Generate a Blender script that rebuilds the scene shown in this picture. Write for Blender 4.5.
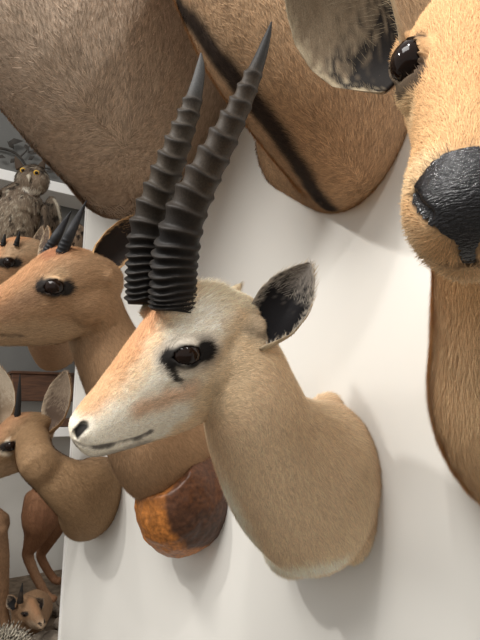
import bpy, bmesh, math, random
import numpy as np
from mathutils import Vector
from mathutils.bvhtree import BVHTree

random.seed(7)
RNG = np.random.default_rng(7)
for o in list(bpy.data.objects):
    bpy.data.objects.remove(o)
SC = bpy.context.scene
COL = SC.collection

# ------------------------------------------------------------------ camera
FPX = 470.0
PITCH = math.radians(10.5)
HC = 1.5
cam = bpy.data.cameras.new('camera')
cam.sensor_fit = 'HORIZONTAL'; cam.sensor_width = 36.0; cam.lens = 36.0 * FPX / 480.0
cam.clip_start = 0.02
cam_o = bpy.data.objects.new('camera', cam); COL.objects.link(cam_o)
cam_o.location = (0, 0, HC); cam_o.rotation_euler = (math.radians(90) + PITCH, 0, 0)
SC.camera = cam_o

# ------------------------------------------------------------------ world, lights, exposure
w = bpy.data.worlds.new('room_air'); SC.world = w; w.use_nodes = True
bg = w.node_tree.nodes['Background']
bg.inputs[0].default_value = (1.0, 0.980, 0.945, 1); bg.inputs[1].default_value = 0.60
SC.view_settings.view_transform = 'Standard'
SC.view_settings.look = 'None'
SC.view_settings.gamma = 1.0
SC.view_settings.use_curve_mapping = False
SC.view_settings.exposure = 0.0

def spot(name, loc, target, power, size, angle, blend, col=(1, 0.975, 0.935)):
    l = bpy.data.lights.new(name, 'SPOT'); l.energy = power; l.color = col
    l.shadow_soft_size = size; l.spot_size = math.radians(angle); l.spot_blend = blend
    o = bpy.data.objects.new(name, l); COL.objects.link(o); o.location = loc
    o.rotation_euler = (Vector(target) - Vector(loc)).to_track_quat('-Z', 'Y').to_euler()
    return o

def area(name, loc, target, power, sx, sy, col=(1, 0.98, 0.945)):
    l = bpy.data.lights.new(name, 'AREA'); l.shape = 'RECTANGLE'; l.size = sx; l.size_y = sy
    l.energy = power; l.color = col
    o = bpy.data.objects.new(name, l); COL.objects.link(o); o.location = loc
    o.rotation_euler = (Vector(target) - Vector(loc)).to_track_quat('-Z', 'Y').to_euler()
    return o

area('ceiling_light', (-0.9, -0.5, 3.1), (0.0, 0.9, 1.5), 38, 0.9, 0.9)
spot('ceiling_spot', (-1.25, 0.20, 2.75), (0.15, 0.8, 1.2), 52, 0.04, 60, 0.6)
spot('ceiling_spot', (0.35, -0.85, 2.95), (0.25, 0.75, 1.4), 28, 0.05, 70, 0.6)
spot('ceiling_spot', (-0.25, -0.2, 3.0), (0.1, 0.8, 1.2), 25, 0.04, 60, 0.5)
spot('alcove_spot', (-1.25, 0.95, 2.7), (-0.95, 1.8, 1.0), 13, 0.08, 80, 0.7)

# ------------------------------------------------------------------ geometry of the place
CT, ST = math.cos(PITCH), math.sin(PITCH)

def c2w(p):
    p = np.asarray(p, float)
    x, y, z = p[..., 0], p[..., 1], p[..., 2]
    return np.stack([x, z * CT - y * ST, HC + z * ST + y * CT], -1)

def dvec(p):
    return c2w(p) - np.array([0, 0, HC])

def at(px, py, D):
    return c2w(np.array([(px - 240) / FPX * D, (320 - py) / FPX * D, D]))

N = np.array([-math.sin(math.radians(45)), -math.cos(math.radians(45)), 0.0])   # the panel's outward normal
DW = np.array([-N[1], N[0], 0.0])                                                # along the panel, to the right
if DW[0] < 0: DW = -DW
ZUP = np.array([0, 0, 1.0])
P0 = at(340, 480, 0.78)

def wall(px, py, off=0.0):
    d = at(px, py, 1.0) - np.array([0, 0, HC])
    o = np.array([0, 0, HC])
    t = ((P0 + N * off - o) @ N) / (d @ N)
    return o + d * t

def depth(p):
    q = np.asarray(p) - np.array([0, 0, HC])
    return q[1] * CT + q[2] * ST

# ------------------------------------------------------------------ small tools
def unit(v):
    v = np.asarray(v, float); n = np.linalg.norm(v, axis=-1, keepdims=True)
    return v / np.maximum(n, 1e-12)

def sm(a, b, x):
    t = np.clip((x - a) / (b - a), 0, 1); return t * t * (3 - 2 * t)

_LAT = RNG.random((32, 32, 32))
def vnoise(P, f):
    q = P * f + 100.0
    i = np.floor(q).astype(int); fr = q - i; fr = fr * fr * (3 - 2 * fr)
    r = 0
    for a in (0, 1):
        for b in (0, 1):
            for c in (0, 1):
                wt = (fr[:, 0] if a else 1 - fr[:, 0]) * (fr[:, 1] if b else 1 - fr[:, 1]) * (fr[:, 2] if c else 1 - fr[:, 2])
                r = r + wt * _LAT[(i[:, 0] + a) % 32, (i[:, 1] + b) % 32, (i[:, 2] + c) % 32]
    return r - 0.5

def fbm(P, f): return vnoise(P, f) + 0.5 * vnoise(P, f * 2.1) + 0.25 * vnoise(P, f * 4.3)

def lin(r, g, b):
    def c(v):
        v /= 255.0
        return v / 12.92 if v <= 0.04045 else ((v + 0.055) / 1.055) ** 2.4
    return np.array([c(r), c(g), c(b)])

def catmull(rows, per=6):
    R = np.asarray(rows, float); n = len(R); out = []
    for i in range(n - 1):
        p0, p1, p2, p3 = R[max(i - 1, 0)], R[i], R[i + 1], R[min(i + 2, n - 1)]
        for k in range(per):
            t = k / per
            out.append(0.5 * (2 * p1 + (p2 - p0) * t + (2 * p0 - 5 * p1 + 4 * p2 - p3) * t * t + (3 * p1 - p0 - 3 * p2 + p3) * t ** 3))
    out.append(R[-1]); return np.array(out)

def seg_dist(P, poly):
    poly = np.atleast_2d(np.asarray(poly, float))
    if len(poly) == 1: return np.linalg.norm(P - poly[0], axis=1)
    d = np.full(len(P), 1e9)
    for a, b in zip(poly[:-1], poly[1:]):
        ab = b - a; t = np.clip(((P - a) @ ab) / max(ab @ ab, 1e-12), 0, 1)
        d = np.minimum(d, np.linalg.norm(P - a - t[:, None] * ab, axis=1))
    return d

class Shape:
    """collects closed lofts; every ring list becomes one closed skin"""
    def __init__(s): s.v = []; s.f = []
    def loft(s, rings):
        n = len(rings[0]); b = len(s.v)
        for r in rings: s.v += [tuple(p) for p in r]
        for i in range(len(rings) - 1):
            for j in range(n):
                k = (j + 1) % n
                s.f.append((b + i * n + j, b + i * n + k, b + (i + 1) * n + k, b + (i + 1) * n + j))
        s.f.append(tuple(b + j for j in range(n))[::-1])
        s.f.append(tuple(b + (len(rings) - 1) * n + j for j in range(n)))
    def tube(s, pts, hint, n=20, per=5, cap=True):
        """pts: rows (x,y,z, ra along hint side, rb across)"""
        R = catmull(pts, per); C = R[:, :3]
        T = unit(np.gradient(C, axis=0)); rings = []
        def ring(c, t, ra, rb):
            A = unit(hint - t * (hint @ t)); B = np.cross(t, A)
            return [c + A * ra * math.cos(q) + B * rb * math.sin(q) for q in np.linspace(0, 2 * math.pi, n, endpoint=False)]
        if cap:
            for q in (0.15, 0.5, 0.8): rings.append(ring(C[0] - T[0] * R[0, 4] * (1 - q) * 0.6, T[0], R[0, 3] * math.sqrt(1 - (1 - q) ** 2), R[0, 4] * math.sqrt(1 - (1 - q) ** 2)))
        for i in range(len(C)): rings.append(ring(C[i], T[i], R[i, 3], R[i, 4]))
        if cap:
            for q in (0.8, 0.5, 0.15): rings.append(ring(C[-1] + T[-1] * R[-1, 4] * (1 - q) * 0.6, T[-1], R[-1, 3] * math.sqrt(1 - (1 - q) ** 2), R[-1, 4] * math.sqrt(1 - (1 - q) ** 2)))
        s.loft(rings)
    def ell(s, c, ax, n=14):
        """ellipsoid: ax 3x3 rows = semi axes"""
        ax = np.asarray(ax, float); rings = []
        for i in range(1, n):
            th = math.pi * i / n
            rings.append([np.asarray(c) + ax[2] * math.cos(th) + math.sin(th) * (ax[0] * math.cos(q) + ax[1] * math.sin(q)) for q in np.linspace(0, 2 * math.pi, 16, endpoint=False)])
        s.loft(rings)
    def mesh(s, name='tmp'):
        me = bpy.data.meshes.new(name); me.from_pydata([tuple(map(float, p)) for p in s.v], [], s.f); me.update()
        bm = bmesh.new(); bm.from_mesh(me); bmesh.ops.recalc_face_normals(bm, faces=bm.faces); bm.to_mesh(me); bm.free()
        return me

def fuse(shape, voxel, smooth=6):
    """one continuous skin from overlapping lofts -> vertices, faces, normals"""
    me = shape.mesh()
    o = bpy.data.objects.new('tmp', me); COL.objects.link(o)
    m = o.modifiers.new('r', 'REMESH'); m.mode = 'VOXEL'; m.voxel_size = voxel
    k = o.modifiers.new('s', 'SMOOTH'); k.factor = 0.5; k.iterations = smooth
    dg = bpy.context.evaluated_depsgraph_get(); ev = o.evaluated_get(dg)
    m2 = bpy.data.meshes.new_from_object(ev)
    bpy.data.objects.remove(o); bpy.data.meshes.remove(me)
    # keep the largest island only
    V = np.empty(len(m2.vertices) * 3); m2.vertices.foreach_get('co', V); V = V.reshape(-1, 3)
    F = np.array([list(p.vertices) for p in m2.polygons if len(p.vertices) == 4])
    bpy.data.meshes.remove(m2)
    return V, F

def touch(V, F, pts):
    """points of the skin met by looking from the camera's spot through the given pixels"""
    b = BVHTree.FromPolygons(V.tolist(), F.tolist()); o = Vector((0, 0, HC)); out = []
    for px, py in pts:
        d = Vector(at(px, py, 1.0)) - o; r = b.ray_cast(o, d.normalized())
        if r[0] is not None: out.append(np.array(r[0]))
    return out

def normals(V, F):
    me = bpy.data.meshes.new('n'); me.from_pydata(V.tolist(), [], F.tolist()); me.update()
    n = np.empty(len(V) * 3); me.vertex_normals.foreach_get('vector', n)
    bpy.data.meshes.remove(me); return n.reshape(-1, 3)

def link(name, me, mat, parent=None):
    o = bpy.data.objects.new(name, me); COL.objects.link(o)
    if mat: me.materials.append(mat)
    if parent: o.parent = parent; o.matrix_parent_inverse = parent.matrix_world.inverted()
    return o

def set_col(me, C):
    a = me.color_attributes.new('Col', 'FLOAT_COLOR', 'POINT')
    a.data.foreach_set('color', np.hstack([C, np.ones((len(C), 1))]).astype(np.float32).ravel())

def smooth_mesh(name, V, F, C=None):
    me = bpy.data.meshes.new(name)
    me.from_pydata(np.asarray(V).tolist(), [], [tuple(f) for f in F]); me.update()
    me.polygons.foreach_set('use_smooth', [True] * len(me.polygons))
    if C is not None: set_col(me, np.asarray(C))
    return me

def idw(P, ctrl, power=3.0):
    a = np.array([c[0] for c in ctrl]); v = np.array([c[1] for c in ctrl], float)
    num = np.zeros((len(P), v.shape[1])); den = np.zeros((len(P), 1))
    for q, x in zip(a, v):
        wt = 1.0 / (np.linalg.norm(P - q, axis=1)[:, None] ** power + 1e-7)
        num += wt * x; den += wt
    return num / den

SAT, GAIN = 0.78, 1.25
def furry(name, V, F, C, comb, length, width, lift=0.3, per=2, vary=0.22, seed=1, bare=None):
    """adds short hair wedges that grow out of every vertex of the skin, combed along `comb`"""
    rng = np.random.default_rng(seed)
    Nn = normals(V, F)
    g = C @ np.array([.3, .6, .1]); C = (g[:, None] + (C - g[:, None]) * SAT) * GAIN * np.array([1.0, 1.0, .98])
    nV, nN, nC, nF = [V], [Nn], [C * (1 + (rng.random((len(V), 1)) - 0.5) * vary)], []
    T = comb - Nn * np.sum(comb * Nn, 1, keepdims=True); T = unit(T)
    S = np.cross(Nn, T)
    L = np.broadcast_to(np.asarray(length, float), (len(V),))
    base = len(V)
    for k in range(per):
        idx = np.arange(len(V))
        keep = rng.random(len(V)) < 0.95
        if bare is not None: keep &= rng.random(len(V)) > bare
        idx = idx[keep]
        if not len(idx): continue
        r = rng.random((len(idx), 5))
        ang = (r[:, 0] - 0.5) * 0.7 + vnoise(V[idx], 60 + 25 * k) * 0.9
        d = T[idx] * np.cos(ang)[:, None] + S[idx] * np.sin(ang)[:, None]
        side = np.cross(Nn[idx], d)
        ln = (L[idx] * (0.55 + 0.8 * r[:, 1]))[:, None]
        wd = width * (0.6 + 0.8 * r[:, 2])[:, None]
        e = V[idx] + side * wd + Nn[idx] * 0.0001
        lf = (lift * (0.5 + r[:, 3]))[:, None]
        tip = V[idx] + side * wd * 0.5 + d * ln + Nn[idx] * ln * lf
        c = C[idx] * (1 + (r[:, 4:5] - 0.5) * vary * 3.0)
        a = base + np.arange(len(idx))
        nV += [e, tip]; nN += [Nn[idx], unit(Nn[idx] + d * 0.25 + side * (r[:, 0:1] - .5) * 0.5)]; nC += [c, c * 1.06]
        nF.append(np.stack([idx, a + len(idx), a], 1))
        base += 2 * len(idx)
    VV, NN, CC = np.vstack(nV), np.vstack(nN), np.clip(np.vstack(nC), 0.001, 1)
    faces = [tuple(f) for f in F.tolist()]
    for t in nF: faces += [tuple(f) for f in t.tolist()]
    me = bpy.data.meshes.new(name); me.from_pydata(VV.tolist(), [], faces); me.update()
    me.polygons.foreach_set('use_smooth', [True] * len(me.polygons))
    set_col(me, CC)
    me.normals_split_custom_set_from_vertices(NN.tolist())
    return me

def paint(P, base, ops, warp=0.004, wf=70):
    """ops: (polyline, r0, r1, colour, strength): full colour within r0, gone at r1"""
    C = np.tile(np.asarray(base, float), (len(P), 1)); nz = fbm(P, wf) * warp
    for poly, r0, r1, c, st in ops:
        m = (1 - sm(r0, r1, seg_dist(P, poly) + nz * (1 if r1 < 0.03 else 3)))[:, None] * st
        C = C * (1 - m) + np.asarray(c) * m
    return C

# ------------------------------------------------------------------ materials
def mat(name):
    m = bpy.data.materials.new(name); m.use_nodes = True
    return m, m.node_tree, m.node_tree.nodes['Principled BSDF']

def fur_mat(name, noise=900.0, amt=0.25):
    m, t, p = mat(name)
    a = t.nodes.new('ShaderNodeAttribute'); a.attribute_name = 'Col'
    tc = t.nodes.new('ShaderNodeTexCoord'); nz = t.nodes.new('ShaderNodeTexNoise'); nz.inputs['Scale'].default_value = noise; nz.inputs['Detail'].default_value = 2
    t.links.new(tc.outputs['Object'], nz.inputs['Vector'])
    mr = t.nodes.new('ShaderNodeMapRange'); mr.inputs['To Min'].default_value = 1 - amt; mr.inputs['To Max'].default_value = 1 + amt
    mr.inputs['From Min'].default_value = 0.25; mr.inputs['From Max'].default_value = 0.75
    t.links.new(nz.outputs['Fac'], mr.inputs['Value'])
    mx = t.nodes.new('ShaderNodeVectorMath'); mx.operation = 'SCALE'
    t.links.new(a.outputs['Color'], mx.inputs[0]); t.links.new(mr.outputs['Result'], mx.inputs['Scale'])
    t.links.new(mx.outputs['Vector'], p.inputs['Base Color'])
    p.inputs['Roughness'].default_value = 0.72; p.inputs['Specular IOR Level'].default_value = 0.22
    return m

def noise_mat(name, c1, c2, scale, rough=0.6, bump=0.0, spec=0.4, detail=4, stretch=None):
    m, t, p = mat(name)
    tc = t.nodes.new('ShaderNodeTexCoord'); nz = t.nodes.new('ShaderNodeTexNoise'); nz.inputs['Scale'].default_value = scale; nz.inputs['Detail'].default_value = detail
    src = tc.outputs['Object']
    if stretch:
        mp = t.nodes.new('ShaderNodeMapping'); mp.inputs['Scale'].default_value = stretch; t.links.new(src, mp.inputs['Vector']); src = mp.outputs['Vector']
    t.links.new(src, nz.inputs['Vector'])
    cr = t.nodes.new('ShaderNodeValToRGB'); cr.color_ramp.elements[0].color = (*c1, 1); cr.color_ramp.elements[1].color = (*c2, 1)
    cr.color_ramp.elements[0].position = 0.35; cr.color_ramp.elements[1].position = 0.65
    t.links.new(nz.outputs['Fac'], cr.inputs['Fac']); t.links.new(cr.outputs['Color'], p.inputs['Base Color'])
    p.inputs['Roughness'].default_value = rough; p.inputs['Specular IOR Level'].default_value = spec
    if bump:
        b = t.nodes.new('ShaderNodeBump'); b.inputs['Strength'].default_value = bump; b.inputs['Distance'].default_value = 0.002
        t.links.new(nz.outputs['Fac'], b.inputs['Height']); t.links.new(b.outputs['Normal'], p.inputs['Normal'])
    return m

M_FUR = fur_mat('short_fur')
M_EYE, _t, _p = mat('glass_eye')
_p.inputs['Base Color'].default_value = (0.012, 0.006, 0.004, 1); _p.inputs['Roughness'].default_value = 0.10; _p.inputs['Specular IOR Level'].default_value = 0.25
M_NOSE = noise_mat('wet_black_nose', (0.004, 0.004, 0.005), (0.016, 0.015, 0.017), 420, rough=0.16, bump=0.6, spec=0.5, stretch=(.6, .6, 2.2))
M_HORN = fur_mat('ringed_horn', 500, 0.3)
M_HORN.node_tree.nodes['Principled BSDF'].inputs['Roughness'].default_value = 0.55
M_HORN.node_tree.nodes['Principled BSDF'].inputs['Specular IOR Level'].default_value = 0.2
M_PANEL = noise_mat('white_painted_panel', lin(232, 229, 222), lin(236, 233, 226), 3, rough=0.55, spec=0.3)
M_ALC_SHADED = noise_mat('shaded_grey_wall', lin(100, 99, 96), lin(106, 105, 102), 6, rough=0.8)  # upper part of the one grey wall, its shade put into the colour
M_ALC = noise_mat('lit_grey_wall', lin(196, 192, 184), lin(200, 197, 190), 5, rough=0.8)  # same wall below the lower shelf, its brighter light put into the colour
M_SHELF = noise_mat('white_shelf_paint', lin(236, 234, 230), lin(240, 238, 234), 8, rough=0.5)
M_WOOD = noise_mat('dark_brown_wood', lin(70, 46, 32), lin(96, 64, 44), 18, rough=0.5, stretch=(1, 1, 8))
M_ROCK = noise_mat('grey_brown_rock', lin(84, 74, 64), lin(136, 124, 110), 30, rough=0.9, bump=0.8)
M_SOIL = noise_mat('dry_soil', lin(96, 82, 68), lin(128, 112, 94), 40, rough=0.95, bump=0.6)

# ------------------------------------------------------------------ setting
def structure(name, V, F, m):
    o = link(name, smooth_mesh(name, V, F), m); o.data.polygons.foreach_set('use_smooth', [False] * len(F)); o['kind'] = 'structure'; return o

def box_pts(o, a, b, c):
    o, a, b, c = map(np.asarray, (o, a, b, c))
    V = [o, o + a, o + a + b, o + b, o + c, o + a + c, o + a + b + c, o + b + c]
    F = [(0, 3, 2, 1), (4, 5, 6, 7), (0, 1, 5, 4), (1, 2, 6, 5), (2, 3, 7, 6), (3, 0, 4, 7)]
    return V, F

EDGE = wall(74, 420); EDGE = np.array([EDGE[0], EDGE[1], 0.0])
def bevel_mesh(o, wd, seg=2):
    b = o.modifiers.new('edge', 'BEVEL'); b.width = wd; b.segments = seg; b.limit_method = 'ANGLE'
V_, F_ = box_pts(EDGE - N * 0.035, DW * 3.6, N * 0.035, ZUP * 3.2)
wall_right = structure('wall_right', V_, F_, M_PANEL)
# slim edging strip down the free end of the panel
V_, F_ = box_pts(EDGE - DW * 0.010 - N * 0.038, DW * 0.0105, N * 0.042, ZUP * 3.2)
trim = structure('trim_1', V_, F_, M_SHELF)
bevel_mesh(trim, 0.003)

SD = np.array([math.sin(math.radians(58)), math.cos(math.radians(58)), 0.0])       # along the alcove shelves
SN = np.array([SD[1], -SD[0], 0.0])                                               # out of the alcove's back wall
AB = at(40, 420, 2.15); AB = np.array([AB[0], AB[1], 0.0])
Z_ = lambda px, py, D: at(px, py, D)[2]
zmid = 1.53
V_, F_ = box_pts(AB - SD * 1.6 - SN * 0.05 + ZUP * zmid, SD * 3.4, SN * 0.05, ZUP * (3.2 - zmid))
structure('wall_back', V_, F_, M_ALC_SHADED)
V_, F_ = box_pts(AB - SD * 1.6 - SN * 0.05, SD * 3.4, SN * 0.05, ZUP * zmid)
structure('wall_back_lower', V_, F_, M_ALC)
V_, F_ = box_pts((-6, -4, -0.05), (12, 0, 0), (0, 9, 0), (0, 0, 0.05))
structure('floor', V_, F_, noise_mat('grey_floor', lin(120, 112, 104), lin(140, 132, 122), 6, rough=0.6))

# ------------------------------------------------------------------ things
def thing(name, label, cat, loc, group=None):
    o = bpy.data.objects.new(name, None); COL.objects.link(o); o.location = loc; o.empty_display_size = 0.05
    o['label'] = label; o['category'] = cat
    if group: o['group'] = group
    bpy.context.view_layer.update()
    return o

class Head:
    """local frame of a skull: s towards the nose, u up from the bridge, l to one side"""
    def __init__(h, f, l, eye_px, D, sc=1.0, eye=(0.09, -0.032, 0.046), side=1):
        f = unit(f); l = np.asarray(l, float); l = unit(l - f * (f @ l)); u = np.cross(l, f)
        h.R = np.stack([f, u, l], 1); h.sc = sc; h.side = side
        pe = np.array([(eye_px[0] - 240) / FPX * D, (320 - eye_px[1]) / FPX * D, D])
        e = np.array(eye) * [1, 1, side]
        h.t = pe - h.R @ e * sc
        h.f, h.u, h.l = dvec(f), dvec(u), dvec(l)
        h.eye = np.array(eye)
    def w(h, s, u=None, l=None):
        a = np.asarray(s if u is None else (s, u, l), float)
        return c2w((a * h.sc) @ h.R.T + h.t)
    def loc(h, P):
        B = np.stack([h.f, h.u, h.l], 1); o = h.w(0, 0, 0)
        return (P - o) @ B / h.sc

GAZ = [(-.050, -.070, -.085, .016), (-.042, -.045, -.105, .032), (-.02, -.018, -.120, .044), (.0, .000, -.130, .050), (.03, .016, -.138, .054), (.06, .018, -.143, .053), (.085, .013, -.143, .047),
       (.114, .007, -.136, .041), (.146, .000, -.120, .034), (.175, -.006, -.102, .0285), (.20, -.010, -.086, .0255), (.215, -.014, -.076, .0235), (.224, -.019, -.069, .0205), (.230, -.027, -.063, .015), (.233, -.037, -.055, .007)]

def skull(sh, h, rows, jaw=0.62, n=26):
    R = catmull(rows, 3); rings = []
    for s, top, bot, wd in R:
        mid = bot + 0.58 * (top - bot); ring = []
        for q in np.linspace(0, 2 * math.pi, n, endpoint=False):
            c, y = math.cos(q), math.sin(q)
            u = mid + ((top - mid) if y > 0 else (mid - bot)) * math.copysign(abs(y) ** 0.85, y)
            k = 1 - (1 - jaw) * max(0, -y) ** 1.1 - 0.14 * max(0, y) ** 2
            ring.append((s, u, wd * math.copysign(abs(c) ** 0.85, c) * k))
        rings.append(h.w(np.array(ring)))
    sh.loft(rings)

def eye_fit(V, h, c, r, almond=(1.25, 0.72), tilt=0.0, out=(.2, .22, .95)):
    """opens the lids over a glass eye: skin inside the almond sinks, skin outside lies over the ball"""
    X = h.loc(V); V = V.copy()
    for sd in (1, -1):
        e = np.array([c[0], c[1], c[2] * sd]); d = X - e; dist = np.linalg.norm(d, axis=1)
        n = unit(np.array([out[0], out[1], out[2] * sd])); a1 = np.array([math.cos(tilt), math.sin(tilt), 0]); a1 = unit(a1 - n * (a1 @ n)); a2 = np.cross(n, a1)
        alm = np.sqrt((d @ a1 / (r * almond[0])) ** 2 + (d @ a2 / (r * almond[1])) ** 2)
        k = d @ n; lat = d - k[:, None] * n; rho = np.linalg.norm(lat, axis=1)
        near = (rho < r * 1.08) & (k > -0.9 * r) & (dist < 2.2 * r)
        ins = near & (alm < 1.0); lid = near & ~ins
        kin = np.sqrt(np.maximum((0.88 * r) ** 2 - rho ** 2, 0)); kout = np.sqrt(np.maximum((1.09 * r) ** 2 - rho ** 2, 0))
        X[ins] = e + lat[ins] + np.minimum(k, kin - .0004)[ins][:, None] * n
        X[lid] = e + lat[lid] + np.maximum(k, kout)[lid][:, None] * n
    return h.w(X)

def dent(V, h, poly, r, dep):
    X = h.loc(V); A = X * [1, 1, 1]; A[:, 2] = np.abs(A[:, 2])
    m = 1 - sm(0.2 * r, r, seg_dist(A, poly)); Nn = V - h.w(np.array([0.12, -0.06, 0.0]))
    X2 = X.copy(); X2[:, 2] -= np.sign(X[:, 2]) * m * dep * 0.8; X2[:, 0] -= m * dep * 0.45
    return h.w(X2)

def mir(V, h):
    A = h.loc(V); A[:, 2] = np.abs(A[:, 2]); return A

def ball(name, c, r, m, parent, n=20, ax=None):
    sh = Shape(); ax = np.eye(3) * r if ax is None else np.asarray(ax); rings = []
    for i in range(0, n + 1):
        th = math.pi * min(max(i / n, 0.004), 0.996)
        rings.append([np.asarray(c) + ax[2] * math.cos(th) + math.sin(th) * (ax[0] * math.cos(q) + ax[1] * math.sin(q)) for q in np.linspace(0, 2 * math.pi, 28, endpoint=False)])
    sh.loft(rings); me = sh.mesh(name); me.polygons.foreach_set('use_smooth', [True] * len(me.polygons))
    return link(name, me, m, parent)

def ear(name, base, tip, face, wid, parent, c_in, c_rim, c_out, c_mid, a0=2.1, a1=1.35, a2=0.9, bend=0.0, seed=3, hair=0.012, hw_=0.0009, prof=None, dark_end=0.62):
    """cupped ear: `face` is where its mouth opens"""
    base, tip = np.asarray(base), np.asarray(tip); ax = tip - base; L = np.linalg.norm(ax); ax = ax / L
    fn = unit(np.asarray(face) - ax * (np.asarray(face) @ ax)); sd = np.cross(ax, fn)
    nu, nv = 30, 25; V, C, F, NB = [], [], [], []
    pr = prof or [(0, .30), (.12, .56), (.3, .92), (.5, 1.0), (.7, .86), (.85, .55), (.95, .25), (1, .06)]
    px_, py_ = zip(*pr); rng = np.random.default_rng(seed)
    for layer in (0, 1):
        for i in range(nu):
            t = i / (nu - 1); hw = np.interp(t, px_, py_) * wid
            A = np.interp(t, [0, .3, .65, 1], [a0, a1, a1 * 0.85, a2]); r = hw / (math.sin(A) if A < math.pi / 2 else 1.0)
            for j in range(nv):
                v = j / (nv - 1) * 2 - 1; ph = v * A
                p = base + ax * (t * L) + sd * r * math.sin(ph) + fn * (-r * math.cos(ph) + r * math.cos(min(A, 1.5))) * 0.8 + fn * bend * t * t * L
                rad = unit(sd * math.sin(ph) - fn * math.cos(ph))
                if layer: p = p + rad * min(0.004, 0.12 * wid) * (1 - abs(v) ** 6) * (1 - t ** 8) + rad * 0.0004
                V.append(p)
                if layer: c = np.asarray(c_out) * (1 + 0.12 * rng.standard_normal())
                else:
                    rim = sm(0.72, 1.0, abs(v) + 0.10 * rng.standard_normal())
                    pale = max(sm(dark_end, dark_end + 0.30, t + 0.08 * rng.standard_normal()), 0)
                    c = np.asarray(c_in) * (1 - pale) + np.asarray(c_mid) * pale; c = c * (1 - rim) + np.asarray(c_rim) * rim
                C.append(c); NB.append(ax)
    o2 = nu * nv
    for i in range(nu - 1):
        for j in range(nv - 1):
            a = i * nv + j
            F.append((a, a + 1, a + nv + 1, a + nv)); F.append((o2 + a, o2 + a + nv, o2 + a + nv + 1, o2 + a + 1))
    for i in range(nu - 1):
        for j in (0, nv - 1):
            a = i * nv + j
            F.append((a, a + nv, o2 + a + nv, o2 + a) if j == 0 else (a + nv, a, o2 + a, o2 + a + nv))
    for j in range(nv - 1):
        a = (nu - 1) * nv + j; F.append((a, a + 1, o2 + a + 1, o2 + a)); F.append((j + 1, j, o2 + j, o2 + j + 1))
    V = np.array(V); C = np.array(C); nb0 = len(V)
    # hairs growing from the rim and lining, lying towards the tip
    faces = list(F); VV = [V]; CC = [C]; k = nb0
    for i in range(2, nu - 1):
        for j in range(nv):
            for layer in (0, 1):
                v = j / (nv - 1) * 2 - 1
                if layer == 0 and abs(v) < 0.72 and i / nu < dark_end: continue
                if rng.random() > (0.75 if layer == 0 else 0.5): continue
                a = layer * o2 + i * nv + j; p = V[a]
                inw = -sd * np.sign(v) if layer == 0 else ax
                d = unit(ax * (0.75 if layer == 0 else 1) + inw * rng.uniform(0.1, 0.9) + fn * rng.uniform(0, 0.3) * (1 if layer == 0 else -.1))
                q = np.cross(d, fn) * hw_
                col = (np.asarray(c_rim) if layer == 0 else C[a]) * rng.uniform(0.7, 1.15)
                VV += [np.array([p + q, p + d * hair * rng.uniform(.5, 1.3) * (.55 if layer == 0 and i / nu < dark_end else 1)])]; CC += [np.array([col, col])]
                faces.append((a, k, k + 1)); k += 2
    me = smooth_mesh(name, np.vstack(VV), faces, np.clip(np.vstack(CC), 0.002, 1))
    return link(name, me, M_FUR, parent)

def horn(name, pts, ridges, parent, front, amp=0.20, flat=0.88, col=(0.009, 0.0075, 0.007), pale=(0.052, 0.038, 0.026), tipc=(0.02, 0.018, 0.017), nring=200, smooth_from=0.8):
    """pts rows: x,y,z,r ; ridges: fractions along the horn"""
    R = catmull(pts, 12); s = np.r_[0, np.cumsum(np.linalg.norm(np.diff(R[:, :3], axis=0), axis=1))]; s /= s[-1]
    tt = np.linspace(0, 1, nring); P = np.stack([np.interp(tt, s, R[:, i]) for i in range(4)], 1)
    T = unit(np.gradient(P[:, :3], axis=0)); nseg = 28; V, C, F = [], [], []
    rid = np.asarray(ridges, float); front = np.asarray(front, float)
    gaps = np.gradient(rid) if len(rid) > 1 else np.array([1.0])
    for i in range(nring):
        A = unit(front - T[i] * (front @ T[i])); B = np.cross(T[i], A)
        for j in range(nseg):
            q = 2 * math.pi * j / nseg; fr = math.cos(q)
            tl = tt[i] + 0.016 * math.cos(q - 0.5) + 0.004 * math.sin(3 * q + i * 0.05)
            bump = 0; crest = 0
            if len(rid):
                dd = (tl - rid) / gaps
                b = np.where(dd > 0, np.exp(-(dd / 0.13) ** 2), np.exp(-(np.abs(dd) / 0.30) ** 1.4)); bump = b.max(); crest = np.exp(-(dd / 0.13) ** 2).max()
            r = P[i, 3] * (1 + amp * (1 + .7 * tt[i]) * bump * (0.75 + 0.35 * fr) - amp * 0.25 * (len(rid) > 0) * (tt[i] < smooth_from))
            V.append(P[i, :3] + A * r * math.cos(q) + B * r * flat * math.sin(q))
            k = sm(smooth_from, min(smooth_from + 0.12, 1.0), tt[i])
            up = sm(0.2, 0.45, tt[i]); base = np.asarray(col) * (1 - k) + np.asarray(tipc) * k
            body = base * (1 - 0.75 * up * (1 - k)) + np.asarray(pale) * 0.75 * up * (1 - k)
            c = body * (1 - crest) + np.asarray(col) * crest * 0.8 + np.asarray(pale) * 0.3 * crest
            C.append(c)
    for i in range(nring - 1):
        for j in range(nseg):
            k = (j + 1) % nseg; F.append((i * nseg + j, i * nseg + k, (i + 1) * nseg + k, (i + 1) * nseg + j))
    F.append(tuple(range(nseg))[::-1]); F.append(tuple((nring - 1) * nseg + j for j in range(nseg)))
    me = smooth_mesh(name, np.array(V), F, np.array(C)); return link(name, me, M_HORN, parent)

def row(p, ra, rb): return [*p, ra, rb]

NAPE = unit(ZUP * 0.8 - N * 0.6)

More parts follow.
